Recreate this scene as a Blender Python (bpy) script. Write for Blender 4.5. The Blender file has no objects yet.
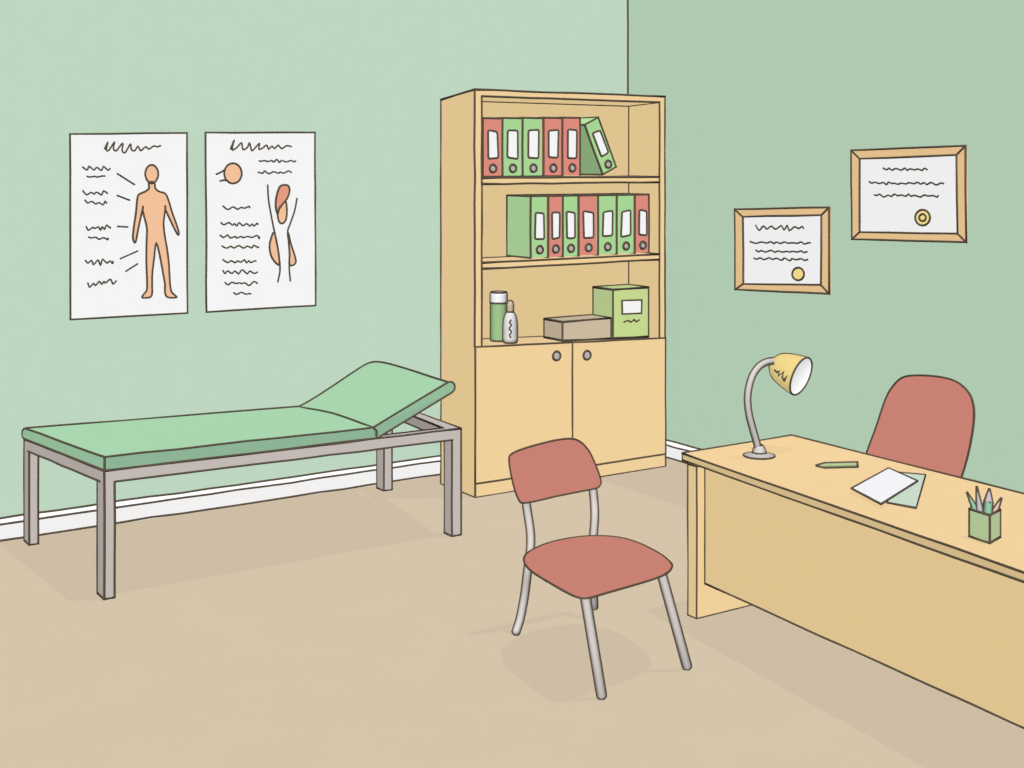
import bpy, math, random
from mathutils import Vector, Matrix
from mathutils.geometry import tessellate_polygon

random.seed(7)
scene = bpy.context.scene
COL = scene.collection

# ------------------------------------------------------------------ camera
CX, HZ = 512.0, 165.0                 # principal column, horizon row (1024 x 768 frame)
VPX, VPY = 2500.0, -350.0             # vanishing columns of the two walls
F = math.sqrt((VPX - CX) * (CX - VPY))
EYE = 2.3 * 332 / 407                 # eye height: the bookcase is 2.3 m tall
A1 = math.atan2(VPX - CX, F)
XC = (math.sin(A1), math.cos(A1))
YC = (-math.cos(A1), math.sin(A1))


def ray(px, py):
    r = (px - CX) / F
    return Vector((r * XC[0] + XC[1], r * YC[0] + YC[1], -(py - HZ) / F))


_d = ray(628, 446)
_t = -EYE / _d.z
CAM = Vector((-_d.x * _t, -_d.y * _t, EYE))   # the far floor corner of the room is the origin


def gz(px, py, z):
    d = ray(px, py); return CAM + d * ((z - CAM.z) / d.z)


def gy(px, py, y):
    d = ray(px, py); return CAM + d * ((y - CAM.y) / d.y)


def gx(px, py, x):
    d = ray(px, py); return CAM + d * ((x - CAM.x) / d.x)


FWD = Vector((XC[1], YC[1], 0)).normalized()


def depth(p):
    return (Vector(p) - CAM).dot(FWD)


def ir(p, k=1.0):
    """Ink line radius for things about as far away as p."""
    return 1.08 * k * depth(p) / F


cam_data = bpy.data.cameras.new('camera')
cam = bpy.data.objects.new('camera', cam_data)
COL.objects.link(cam)
cam_data.sensor_width = 36.0
cam_data.lens = 36.0 * F / 1024.0
cam_data.shift_y = -(384 - HZ) / 1024.0
cam_data.clip_start = 0.05
cam.location = CAM
cam.rotation_euler = Vector((FWD.x, FWD.y, 0)).to_track_quat('-Z', 'Y').to_euler()
scene.camera = cam

# ------------------------------------------------------------------ colour and light
scene.view_settings.view_transform = 'Standard'
scene.view_settings.look = 'None'
scene.cycles.diffuse_bounces = 0
scene.cycles.max_bounces = 4

NX, NY, NZ = 0.853, 0.995, 0.93        # light on faces that look to -x, -y, +z
SHADOW_SUN = 0.072


def sun(name, vec, energy, shadow, angle=0.0):
    l = bpy.data.lights.new(name, 'SUN')
    l.energy = energy * math.pi
    l.angle = angle
    l.use_shadow = shadow
    o = bpy.data.objects.new(name, l)
    COL.objects.link(o)
    o.rotation_euler = Vector(vec).to_track_quat('Z', 'Y').to_euler()
    o.location = Vector(vec).normalized() * 6 + Vector((-2, -3, 1))
    return o


v = Vector((-NX, -NY, NZ))
sun('key_sun', v, v.length, False)
v = Vector((0.62, 0.62, -0.85))
sun('fill_sun', v, v.length, False)
v = Vector((0.20, -0.12, 1.0))
sun('shadow_sun', v, SHADOW_SUN * v.length, True, 0.0)

world = bpy.data.worlds.new('world'); scene.world = world
world.use_nodes = True
bg = world.node_tree.nodes['Background']
bg.inputs[0].default_value = (0.86, 0.9, 0.86, 1)
bg.inputs[1].default_value = 0.012


def lin(h):
    h = h.lstrip('#')
    out = []
    for i in (0, 2, 4):
        c = int(h[i:i + 2], 16) / 255
        out.append(c / 12.92 if c <= 0.04045 else ((c + 0.055) / 1.055) ** 2.4)
    return out


MATS = {}


def mat(name, hexcol, k=1.0, grain=0.004, scale=9.0):
    """Matt paint with a very slight procedural mottling."""
    if name in MATS:
        return MATS[name]
    c = [min(x * k, 1.0) for x in lin(hexcol)]
    m = bpy.data.materials.new(name); m.use_nodes = True
    nt = m.node_tree
    b = nt.nodes['Principled BSDF']
    b.inputs['Roughness'].default_value = 1.0
    b.inputs['Specular IOR Level'].default_value = 0.0
    tc = nt.nodes.new('ShaderNodeTexCoord')
    nz = nt.nodes.new('ShaderNodeTexNoise'); nz.inputs['Scale'].default_value = scale
    rp = nt.nodes.new('ShaderNodeValToRGB')
    rp.color_ramp.elements[0].position = 0.3; rp.color_ramp.elements[1].position = 0.7
    rp.color_ramp.elements[0].color = [x * (1 - grain) for x in c] + [1]
    rp.color_ramp.elements[1].color = [min(1, x * (1 + grain)) for x in c] + [1]
    nt.links.new(tc.outputs['Object'], nz.inputs['Vector'])
    nt.links.new(nz.outputs['Fac'], rp.inputs['Fac'])
    nt.links.new(rp.outputs['Color'], b.inputs['Base Color'])
    MATS[name] = m
    return m


INK = mat('dark brown ink line', '#564C40')
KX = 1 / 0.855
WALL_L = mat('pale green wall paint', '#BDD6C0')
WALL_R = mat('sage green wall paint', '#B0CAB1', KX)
FLOOR = mat('beige floor', '#D5C4AA', 1.0, 0.005, 3.0)
WHITE = mat('white paper', '#F4F4F4')
WHITE_X = mat('white paper on side wall', '#F4F4F4', KX)
SKIRT = mat('white skirting', '#F3F2F1')
SKIRT_X = mat('white skirting side', '#F0EFEE', KX)
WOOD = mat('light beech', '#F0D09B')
WOOD_B = mat('shaded beech backing', '#DFC490')  # same beech, darkened to paint in the shade inside the shelves
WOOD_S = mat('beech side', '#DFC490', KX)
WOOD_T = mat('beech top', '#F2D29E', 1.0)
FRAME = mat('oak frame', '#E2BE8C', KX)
SEAL = mat('gold seal', '#F4D98B', KX)
SKIN = mat('peach print', '#F2C09A')
SKIN_D = mat('salmon print', '#E39C80')
METAL = mat('warm grey metal', '#C3BAB5')
METAL_S = mat('warm grey metal shaded side', '#A9A09B', KX)  # same metal, shade of the side faces put into the colour
METAL_T = mat('warm grey metal top', '#C6BDB8')
CHROME = mat('grey tube', '#C4BEBA', 0.88)
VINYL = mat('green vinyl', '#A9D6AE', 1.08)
VINYL_H = mat('green vinyl headrest', '#A9D6AE', 0.86)  # same vinyl, darkened to cancel the extra light on the tilted pad
VINYL_S = mat('green vinyl shaded edge', '#8DB494', 1.0)  # same vinyl, side shading painted in as a darker tone
VINYL_X = mat('green vinyl shaded end edge', '#8DB494', KX)  # end faces of the same vinyl, shade painted into the colour
RED = mat('dusty red fabric', '#C88173')
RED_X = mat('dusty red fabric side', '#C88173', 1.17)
BIND_R = mat('coral binder board', '#DC8B7C')
BIND_G = mat('leaf green binder board', '#A8D695')
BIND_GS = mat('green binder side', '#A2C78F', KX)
BIND_GL = mat('green binder brightened underside', '#A2C78F', 1.7)  # side colour brightened to replace light missing on the down-facing side
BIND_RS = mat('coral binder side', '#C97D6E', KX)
GREY = mat('grey metal ring', '#B8B2AE')
CARTON = mat('grey carton', '#CBBA9F')
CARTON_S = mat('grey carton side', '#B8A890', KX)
LIME = mat('lime box board', '#C4D88F')
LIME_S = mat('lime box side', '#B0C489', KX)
BOTTLE = mat('green bottle', '#9FC48C', .77)
CAPW = mat('white cap', '#F4F4F4', .80)
TUBE = mat('pale grey bottle', '#DCDBD9', .80)
BEIGE = mat('beige cap', '#C9B79C', .8)
LAMP = mat('yellow lamp shade', '#F2D98F', .28)
_p = LAMP.node_tree.nodes['Principled BSDF']
_p.inputs['Emission Color'].default_value = lin('#F2D98F') + [1]
_p.inputs['Emission Strength'].default_value = .62  # glow added to flatten the shading across the shade
GLOW = mat('white lamp reflector', '#F4F4F4', .5)
_p = GLOW.node_tree.nodes['Principled BSDF']
_p.inputs['Emission Color'].default_value = (1, 1, 1, 1)
_p.inputs['Emission Strength'].default_value = .62  # glow added so the reflector stays evenly white
PEN_G = mat('olive pencil', '#A9B98A', .80)
TEAL = mat('teal pencil', '#8FC2A6', .84)
LILAC = mat('grey lilac pencil', '#B9B6BC', .84)
PINK = mat('dull pink pencil', '#CDB0A4', .84)
CUP = mat('green pencil cup', '#BDD19F', KX)
CUP_Y = mat('green pencil cup front', '#CBDDAC')
PAPER = mat('white sheet', '#F3F2F6')
CARD = mat('pale green card', '#C9DCCB')


# ------------------------------------------------------------------ mesh builder
class MB:
    """Collects faces and ink lines in world space; build() links them as one mesh object."""

    def __init__(self, *mats, r=0.005):
        self.v, self.f, self.m, self.s = [], [], [], []
        self.mats = list(mats) + [INK]
        self.r = r

    @property
    def ink_i(self):
        return len(self.mats) - 1

    def face(self, pts, mi=0, smooth=False):
        b = len(self.v)
        self.v += [Vector(p) for p in pts]
        self.f.append(tuple(range(b, b + len(pts)))); self.m.append(mi); self.s.append(smooth)

    def grid(self, rows, mi=0, closed=False, smooth=True, flip=False):
        b = len(self.v); n = len(rows[0])
        for r_ in rows:
            self.v += [Vector(p) for p in r_]
        for i in range(len(rows) - 1):
            for j in range(n if closed else n - 1):
                k = (j + 1) % n
                q = (b + i * n + j, b + i * n + k, b + (i + 1) * n + k, b + (i + 1) * n + j)
                self.f.append(q[::-1] if flip else q); self.m.append(mi); self.s.append(smooth)

    def poly(self, pts, mi=0, flip=False):
        pts = [Vector(p) for p in pts]
        b = len(self.v); self.v += pts
        for t in tessellate_polygon([pts]):
            t = tuple(b + i for i in t)
            a, c, d = (self.v[i] for i in t)
            self.f.append(t[::-1] if flip else t); self.m.append(mi); self.s.append(False)

    # ink ---------------------------------------------------------------
    def ink(self, pts, closed=False, r=None, wob=0.0, n=6):
        r = r or self.r
        pts = [Vector(p) for p in pts]
        if closed:
            pts = pts + [pts[0]]
        # resample long straight spans so that the line can waver as a hand-drawn one
        if wob:
            out = [pts[0]]
            for a, c in zip(pts, pts[1:]):
                L = (c - a).length
                k = max(1, int(L / 0.16))
                for i in range(1, k + 1):
                    p = a.lerp(c, i / k)
                    if i < k:
                        p += Vector([random.uniform(-1, 1) for _ in range(3)]) * r * wob
                    out.append(p)
            pts = out
        q = [pts[0]]
        for p in pts[1:]:
            if (p - q[-1]).length > 1e-5:
                q.append(p)
        pts = q
        if len(pts) < 2:
            return
        if closed:
            pts = pts[:-1]
        m = len(pts)
        rows = []
        up = None
        for i, p in enumerate(pts):
            a = pts[i - 1] if (i or closed) else p
            c = pts[(i + 1) % m] if (i < m - 1 or closed) else p
            t1 = (p - a).normalized() if (p - a).length else Vector()
            t2 = (c - p).normalized() if (c - p).length else Vector()
            t = t1 + t2
            if t.length < 1e-6:
                t = t2 if t2.length else t1
            t.normalize()
            if up is None:
                up = t.orthogonal().normalized()
            up = up - t * up.dot(t)
            up = up.normalized() if up.length > 1e-6 else t.orthogonal().normalized()
            s = t.cross(up)
            cosh = max(0.45, t.dot(t2 if t2.length else t1))
            pp = p
            if not closed and i == 0:
                pp = p - t * r * 0.6
            if not closed and i == m - 1:
                pp = p + t * r * 0.6
            rows.append([pp + (up * math.cos(x) + s * math.sin(x)) * r * (1 if abs(cosh) > .99 else min(1.25, 1 / cosh))
                         for x in [2 * math.pi * k / n for k in range(n)]])
        mi = self.ink_i
        if closed:
            rows.append(rows[0])
            # match the twist at the seam
            best = min(range(n), key=lambda o: sum((rows[-2][k] - rows[0][(k + o) % n]).length for k in range(n)))
            rows[-1] = [rows[0][(k + best) % n] for k in range(n)]
        self.grid(rows, mi, True, True)
        if not closed:
            self.face(rows[0][::-1], mi); self.face(rows[-1], mi)

    # solids -------------------------------------------------------------
    def hexa(self, lo, hi, mi=None, ink=True, skip=(), wob=0.35, tops=None):
        """Solid between two quads lo, hi (same winding, seen from above ccw). mi: dict by face."""
        mi = mi or {}
        lo = [Vector(p) for p in lo]; hi = [Vector(p) for p in hi]
        g = lambda k: mi.get(k, mi.get('*', 0))
        self.face(lo[::-1], g('bottom')); self.face(hi, g('top'))
        for i, nm in enumerate(('front', 'right', 'back', 'left')):
            j = (i + 1) % 4
            self.face([lo[i], lo[j], hi[j], hi[i]], g(nm))
        if ink:
            self.ink(lo, True, wob=wob); self.ink(hi, True, wob=wob)
            for i in range(4):
                if i not in skip:
                    self.ink([lo[i], hi[i]], wob=wob)

    def box(self, x0, x1, y0, y1, z0, z1, mi=None, ink=True, wob=0.35):
        q = [(x0, y0), (x1, y0), (x1, y1), (x0, y1)]
        self.hexa([(x, y, z0) for x, y in q], [(x, y, z1) for x, y in q], mi, ink, wob=wob)

    def slab(self, pts, off, mi=0, side=None, ink=True, both=False, wob=0.0):
        """Outline pts extruded by the vector off (front face is pts)."""
        pts = [Vector(p) for p in pts]; off = Vector(off)
        back = [p + off for p in pts]
        self.poly(pts, mi); self.poly(back, mi if side is None else side)
        n = len(pts)
        for i in range(n):
            j = (i + 1) % n
            self.face([pts[i], pts[j], back[j], back[i]], mi if side is None else side)
        if ink:
            self.ink(pts, True, wob=wob)
            if both:
                self.ink(back, True, wob=wob)

    def tube(self, pts, rad, mi=0, n=14, outline=True, caps=(True, True), r=None):
        """Round tube with ink seams along both sides."""
        pts = [Vector(p) for p in pts]
        m = len(pts)
        rads = rad if isinstance(rad, (list, tuple)) else [rad] * m
        rows, left, right = [], [], []
        r = (r or self.r) * 1.25
        up = None
        for i, p in enumerate(pts):
            t = (pts[min(i + 1, m - 1)] - pts[max(i - 1, 0)]).normalized()
            if up is None:
                up = t.orthogonal().normalized()
            up = (up - t * up.dot(t)).normalized()
            s = t.cross(up)
            rows.append([p + (up * math.cos(x) + s * math.sin(x)) * rads[i] for x in [2 * math.pi * k / n for k in range(n)]])
            w = t.cross((p - CAM).normalized()).normalized()
            left.append(p + w * rads[i]); right.append(p - w * rads[i])
        t0 = (pts[0] - pts[1]).normalized(); t1 = (pts[-1] - pts[-2]).normalized()

        def dome(row, c, t, R):
            out = []
            for a in (0.5, 0.85):
                out.append([c + (q - c) * math.cos(a * math.pi / 2) + t * R * 0.8 * math.sin(a * math.pi / 2) for q in row])
            return out
        pre, post = [], []
        if caps[0]:
            pre = dome(rows[0], pts[0], t0, rads[0])[::-1]
        if caps[1]:
            post = dome(rows[-1], pts[-1], t1, rads[-1])
        allr = pre + rows + post
        self.grid(allr, mi, True, True)
        self.face(allr[0][::-1], mi); self.face(allr[-1], mi)
        if outline:
            def arc(a, b_, c, t, R):
                h = (a - c)
                return [c + h * math.cos(x) + t * R * 0.8 * math.sin(x) for x in [math.pi * k / 8 for k in range(1, 8)]]
            loop = left[:]
            if caps[1]:
                loop += arc(left[-1], right[-1], pts[-1], t1, rads[-1])
            loop += right[::-1]
            if caps[0]:
                loop += arc(right[0], left[0], pts[0], t0, rads[0])
            if caps[0] and caps[1]:
                self.ink(loop, True, r=r)
            elif caps[1]:
                self.ink(loop, False, r=r)
            else:
                self.ink(left, r=r); self.ink(right, r=r)

    def lathe(self, prof, base, axis=(0, 0, 1), mi=0, n=28, rings=(), seams=True, mids=None):
        """prof: list of (radius, height) along axis from base; ink at given ring indices and side seams."""
        base = Vector(base); ax = Vector(axis).normalized()
        u = ax.orthogonal().normalized(); w = ax.cross(u)
        rows = []
        for (R, h) in prof:
            rows.append([base + ax * h + (u * math.cos(x) + w * math.sin(x)) * R for x in [2 * math.pi * k / n for k in range(n)]])
        for i in range(len(rows) - 1):
            mm = mids[i] if mids else mi
            self.grid([rows[i], rows[i + 1]], mm, True, True)
        if prof[0][0] > 1e-4:
            self.face(rows[0][::-1], mids[0] if mids else mi)
        if prof[-1][0] > 1e-4:
            self.face(rows[-1], mids[-1] if mids else mi)
        for i in rings:
            self.ink(rows[i], True)
        if seams:
            view = (base - CAM).normalized()
            s = ax.cross(view).normalized()
            for sg in (1, -1):
                self.ink([base + ax * h + s * sg * R for (R, h) in prof])

    def build(self, name, parent=None):
        me = bpy.data.meshes.new(name)
        org = Vector(parent.matrix_world.translation) if parent else Vector()
        if parent is not None:
            inv = parent['_inv'] if False else None
        iv = INV.get(parent.name) if parent else None
        if iv is None:
            vs = [tuple(p - org) for p in self.v]
        else:
            vs = [tuple(iv @ p) for p in self.v]
        me.from_pydata(vs, [], self.f)
        for m in self.mats:
            me.materials.append(m)
        for p, mi, s in zip(me.polygons, self.m, self.s):
            p.material_index = mi; p.use_smooth = s
        me.update()
        o = bpy.data.objects.new(name, me)
        COL.objects.link(o)
        if parent:
            o.parent = parent
            INV[o.name] = iv if iv is not None else Matrix.Translation(-org)
        return o


INV = {}


def thing(name, label, cat, loc, group=None):
    o = bpy.data.objects.new(name, None)
    o.empty_display_size = 0.1
    COL.objects.link(o)
    o.location = loc
    o['label'] = label; o['category'] = cat
    if group:
        o['group'] = group
    INV[o.name] = Matrix.Translation(-Vector(loc))
    return o


def structure(o, label, cat):
    o['kind'] = 'structure'; o['label'] = label; o['category'] = cat
    return o


def smooth(pts, k=6, closed=True):
    """Catmull-Rom through pts (vectors or tuples)."""
    pts = [Vector(p) for p in pts]
    n = len(pts); out = []
    rng = range(n) if closed else range(n - 1)
    for i in rng:
        g = (lambda j: pts[j % n]) if closed else (lambda j: pts[min(max(j, 0), n - 1)])
        p0, p1, p2, p3 = g(i - 1), g(i), g(i + 1), g(i + 2)
        for s in range(k):
            t = s / k
            out.append(0.5 * ((2 * p1) + (p2 - p0) * t + (2 * p0 - 5 * p1 + 4 * p2 - p3) * t * t + (3 * p1 - p0 - 3 * p2 + p3) * t ** 3))
    if not closed:
        out.append(pts[-1])
    return out


# ------------------------------------------------------------------ the room
b = MB(FLOOR); b.box(-7.6, 0, -8.6, 0, -0.1, 0, ink=False)
structure(b.build('floor'), 'plain beige floor of the consulting room', 'floor')

r = ir((-2, 0, 1))
b = MB(WALL_L, r=r); b.box(-7.6, 0.12, 0.0, 0.12, -0.1, 3.6, ink=False)
b.ink([(-0.003, -0.003, 0), (-0.003, -0.003, 3.6)], r=ir((0, 0, 2)), wob=0.2)
structure(b.build('wall_left'), 'pale green wall behind the couch and bookcase', 'wall')
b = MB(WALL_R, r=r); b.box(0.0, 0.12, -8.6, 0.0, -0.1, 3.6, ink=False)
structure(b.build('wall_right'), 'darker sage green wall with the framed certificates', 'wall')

b = MB(SKIRT, r=r)
b.hexa([(-7.6, -.022, 0), (0, -.022, 0), (0, -.001, 0), (-7.6, -.001, 0)],
       [(-7.6, -.022, .086), (0, -.022, .086), (0, -.001, .086), (-7.6, -.001, .086)], ink=False)
b.hexa([(-7.6, -.022, .086), (0, -.022, .086), (0, -.001, .086), (-7.6, -.001, .086)],
       [(-7.6, -.012, .112), (0, -.012, .112), (0, -.001, .112), (-7.6, -.001, .112)], ink=False)
for y, z in ((-.024, .006), (-.023, .086), (-.012, .114)):
    b.ink([(-7.6, y, z), (0, y, z)], wob=0.4)
structure(b.build('baseboard_left'), 'white baseboard along the pale green wall', 'baseboard')
b = MB(SKIRT_X, r=r)
for (xa, xb, za, zb) in ((.022, .022, 0, .086), (.022, .012, .086, .112)):
    b.hexa([(-xa, -8.6, za), (-.001, -8.6, za), (-.001, -.022, za), (-xa, -.022, za)],
           [(-xb, -8.6, zb), (-.001, -8.6, zb), (-.001, -.022, zb), (-xb, -.022, zb)], ink=False)
for x, z in ((-.024, .006), (-.023, .086), (-.012, .114)):
    b.ink([(x, -8.6, z), (x, -.02, z)], wob=0.4)
structure(b.build('baseboard_right'), 'white baseboard along the darker green wall', 'baseboard')


# ------------------------------------------------------------------ posters on the left wall
PY = -0.012            # front of the poster paper


def pz1(x, y, yy=PY - .001):
    return gy(50 + x / 3.657, 120 + y / 3.657, yy)


def squiggle(x0, x1, y, amp=5, step=11, rise=0.0, seed=0, spiky=0.0):
    rnd = random.Random(seed)
    pts = []; x = x0; i = 0
    while x < x1:
        t = (x - x0) / (x1 - x0)
        a = amp * rnd.choice((.2, .5, .8, 1.0, 1.25)) * rnd.uniform(.8, 1.1) * (1 + spiky * (1 - t))
        pts.append((x + rnd.uniform(-1, 1), y + rise * t + (a if i % 2 else -a)))
        x += step * rnd.uniform(.55, 1.45); i += 1
    pts.append((x1, y + rise))
    return pts


def stroke(mb, pts, conv, k=1.0, sm=4):
    w = [conv(*p) for p in pts]
    if sm and len(w) > 2:
        w = smooth(w, sm, False)
    mb.ink(w, r=mb.r * k, n=5)


def poster(name, label, corners):
    c = [gy(px, py, PY) for px, py in corners]
    base = (c[2] + c[3]) / 2
    t = thing(name, label, 'poster', (base.x, 0, base.z))
    mb = MB(WHITE, r=ir(c[0]))
    mb.slab(c, (0, .010, 0), 0, wob=0.3)
    return t, mb


t, mb = poster('anatomy_poster', 'white wall poster showing a standing human figure with pointer lines', 
               [(70, 134), (187, 133), (187.5, 313), (70.5, 319.5)])
stroke(mb, [(200, 106), (212, 80), (206, 108), (216, 110), (236, 80), (232, 104), (243, 112), (266, 84), (264, 112), (276, 118),
            (294, 88), (298, 108), (310, 112), (322, 96), (332, 112), (350, 98), (362, 106), (380, 95), (392, 98), (404, 94)], pz1, 0.9)
for i, (x0, x1, y, a, rise) in enumerate([(120, 220, 175, 7, 3), (135, 200, 208, 4, -3), (120, 210, 266, 7, 2), (128, 207, 302, 7, 2),
                                         (133, 220, 396, 7, -3), (142, 212, 430, 5, 2), (130, 230, 522, 9, -5), (138, 242, 604, 8, -16)]):
    stroke(mb, squiggle(x0, x1, y, a, 12, rise, i + 3), pz1, 0.85)
for l in [((246, 196), (309, 236)), ((246, 276), (291, 293)), ((247, 389), (284, 391)), ((257, 507), (320, 479)), ((277, 553), (320, 526))]:
    stroke(mb, l, pz1, 0.9)
mb.build('sheet', t)
fig = MB(SKIN, r=mb.r)
body = [(361, 228), (362, 250), (345, 263), (325, 272), (319, 290), (314, 340), (306, 395), (303, 430), (308, 447), (314, 442), (322, 400), (334, 345),
        (338, 330), (343, 350), (354, 395), (353, 440), (352, 520), (355, 600), (352, 625), (338, 643), (340, 650), (365, 648), (373, 635), (373, 600), (374, 560),
        (381, 500), (388, 448), (402, 500), (413, 560), (420, 600), (420, 630), (428, 647), (450, 650), (463, 647), (450, 635), (442, 622), (438, 590),
        (434, 520), (426, 460), (419, 420), (415, 380), (418, 350), (422, 330), (432, 350), (450, 388), (466, 418), (471, 415), (465, 390), (447, 340), (432, 290),
        (420, 268), (400, 262), (385, 250), (381, 228)]
head = [(372 + 24 * math.cos(a) * (1 - .12 * max(0, math.sin(a))), 198 + 34 * math.sin(a)) for a in [2 * math.pi * k / 28 for k in range(28)]]
fig.slab(smooth([pz1(x, y, PY - .001) for x, y in body], 3), (0, .0015, 0))
fig.ink([pz1(340, 316, PY - .002), pz1(338, 332, PY - .002)]); fig.ink([pz1(421, 314, PY - .002), pz1(422, 332, PY - .002)])
fig.slab([pz1(x, y, PY - .0025) for x, y in head], (0, .002, 0))
fig.build('body_diagram', t)

t, mb = poster('knee_poster', 'white wall poster showing a knee joint and a round joint detail',
               [(205.5, 132.5), (315, 132.5), (315.5, 305.5), (206.5, 312)])
stroke(mb, [(660, 106), (674, 72), (666, 108), (682, 102), (700, 84), (706, 108), (722, 100), (730, 84), (738, 112), (752, 100), (766, 86), (764, 106), (776, 104),
            (792, 92), (800, 106), (812, 96), (822, 104), (834, 92), (842, 100), (850, 104), (866, 94), (882, 97)], pz1, 0.9)
for i, (x0, x1, y, a) in enumerate([(764, 898, 150, 4), (762, 882, 192, 5), (633, 730, 321, 6), (626, 760, 382, 6), (623, 766, 427, 5), (630, 762, 464, 5),
                                    (632, 753, 516, 5), (632, 758, 556, 6), (641, 758, 597, 6), (672, 734, 636, 5)]):
    stroke(mb, squiggle(x0, x1, y, a, 13, 0, i + 31), pz1, 0.85)
mb.build('sheet', t)
d = MB(SKIN, r=mb.r)
d.slab([pz1(669 + 32 * math.cos(a), 195 + 37 * math.sin(a)) for a in [2 * math.pi * k / 30 for k in range(30)]], (0, .0015, 0))
stroke(d, [(608, 198), (626, 190), (640, 181)], pz1); stroke(d, [(622, 223), (632, 220), (646, 221)], pz1)
d.build('joint_diagram', t)
d = MB(SKIN, SKIN_D, r=mb.r)
zz = lambda pts, yy: [pz1(x, y, yy) for x, y in pts]
d.slab(smooth(zz([(862, 298), (866, 335), (862, 365), (850, 378), (838, 372), (832, 345), (838, 322), (850, 308)], PY - .001), 4), (0, .0015, 0), 0)
d.slab(smooth(zz([(850, 238), (870, 240), (876, 258), (868, 285), (850, 308), (838, 325), (832, 342), (825, 315), (828, 280), (838, 248)], PY - .002), 4), (0, .0015, 0), 1)
d.slab(smooth(zz([(819, 410), (806, 440), (803, 470), (810, 500), (825, 522), (838, 528), (836, 490), (828, 445)], PY - .001), 4), (0, .0015, 0), 0)
d.slab(smooth(zz([(871, 412), (880, 450), (893, 490), (899, 515), (893, 528), (876, 530), (876, 490), (873, 450)], PY - .001), 4), (0, .0015, 0), 0)
stroke(d, [(796, 238), (799, 290), (808, 345), (819, 400), (830, 450), (838, 500), (841, 550), (833, 592)], pz1)
stroke(d, [(903, 287), (895, 330), (880, 375), (869, 408), (873, 450), (876, 500), (875, 545), (879, 588)], pz1)
d.build('knee_diagram', t)

# ------------------------------------------------------------------ framed certificates on the right wall
FX = -0.014


def pc(x, y, xx):
    return gx(720 + x / 3.938, 130 + y / 3.938, xx)


def certificate(name, label, outer, inner, rows, seal, inner_ring):
    o = [pc(x, y, FX) for x, y in outer]; i = [pc(x, y, FX) for x, y in inner]
    mid = (o[2] + o[3]) / 2
    t = thing(name, label, 'certificate', (0, mid.y, mid.z), 'framed certificates on the darker green wall')
    f = MB(FRAME, r=ir(o[0]))
    n = Vector((0.013, 0, 0))
    for k in range(4):
        j = (k + 1) % 4
        f.face([o[k], o[j], i[j], i[k]])
        f.face([o[k], o[j], o[j] + n, o[k] + n]); f.face([i[k], i[j], i[j] + n, i[k] + n])
        f.face([o[k] + n, o[j] + n, i[j] + n, i[k] + n])
        f.ink([o[k], i[k]])
    f.ink(o, True, wob=0.3); f.ink(i, True, wob=0.3)
    f.build('frame', t)
    x2 = FX + 0.004
    cen = sum(i, Vector()) / 4
    p = [Vector((x2, cen.y + (q.y - cen.y) * 1.05, cen.z + (q.z - cen.z) * 1.05)) for q in i]
    s = MB(WHITE_X, r=f.r)
    s.slab(p, (0.006, 0, 0), ink=False)
    for k, (x0, x1, y, a, sp) in enumerate(rows):
        stroke(s, squiggle(x0, x1, y, a, 15, 2, 50 + k + int(x0), sp), lambda x, y: pc(x, y, x2 - .001), 0.85)
    s.build('paper', t)
    e = MB(SEAL, r=f.r)
    cx, cy, rx, ry = seal
    ring = lambda k, xx: [pc(cx + rx * k * math.cos(a), cy + ry * k * math.sin(a), xx) for a in [2 * math.pi * q / 24 for q in range(24)]]
    e.slab(ring(1, x2 - .003), (0.0025, 0, 0))
    if inner_ring:
        e.ink(ring(inner_ring, x2 - .0035), True)
    e.build('seal', t)
    return t


certificate('framed_certificate', 'smaller wooden framed certificate with four text lines and a plain gold seal',
            [(58, 312), (430, 305), (430, 645), (60, 628)], [(90, 342), (400, 335), (398, 610), (92, 606)],
            [(142, 330, 385, 6, .9), (120, 356, 443, 3, 0), (141, 343, 477, 3, 0), (134, 346, 508, 4, 0)], (308, 567, 23, 25), 0)
certificate('framed_certificate', 'larger wooden framed certificate with three text lines and a double-ringed gold seal',
            [(517, 80), (967, 62), (970, 442), (520, 430)], [(550, 113), (932, 98), (936, 408), (550, 402)],
            [(643, 816, 154, 4, 0), (588, 881, 209, 4, 0), (608, 860, 257, 5, 0)], (798, 345, 29, 31), 0.45)

# ------------------------------------------------------------------ bookcase
BX0, BX1, BYF, BYB, BH = -1.568, -0.176, -0.59, -0.215, 2.302
ZP, Z2, Z1 = 0.078, 1.322, 1.802      # plinth top, tops of the upper shelves
IX0, IX1, BKY = BX0 + .046, BX1 - .044, -.285   # inside faces, back panel
Z3L, Z3R = .850, .800                 # the lowest open shelf sags a little to one side
z3 = lambda x: Z3L + (Z3R - Z3L) * (x - BX0) / (BX1 - BX0)
TK, TD, TU = 0.036, 0.042, 0.013                 # top board; it falls slightly to the back
r = ir((-.9, -.5, 1.2))
bc = thing('bookcase', 'tall light wood bookcase with open shelves above two cupboard doors', 'bookcase', ((BX0 + BX1) / 2, (BYF + BYB) / 2, 0))
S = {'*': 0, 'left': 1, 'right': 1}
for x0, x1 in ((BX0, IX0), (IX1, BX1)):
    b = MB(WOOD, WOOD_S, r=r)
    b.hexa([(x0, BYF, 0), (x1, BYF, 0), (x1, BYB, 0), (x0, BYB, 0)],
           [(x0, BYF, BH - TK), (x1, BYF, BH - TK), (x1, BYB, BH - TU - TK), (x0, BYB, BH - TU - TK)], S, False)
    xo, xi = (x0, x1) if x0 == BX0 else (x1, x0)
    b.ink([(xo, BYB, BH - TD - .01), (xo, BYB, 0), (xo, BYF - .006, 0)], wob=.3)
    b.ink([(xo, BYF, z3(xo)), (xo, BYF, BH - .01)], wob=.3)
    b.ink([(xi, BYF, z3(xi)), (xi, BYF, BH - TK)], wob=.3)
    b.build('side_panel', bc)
b = MB(WOOD, WOOD_S, mat('beech underside', '#DFC490', 1.17), r=r)
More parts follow.
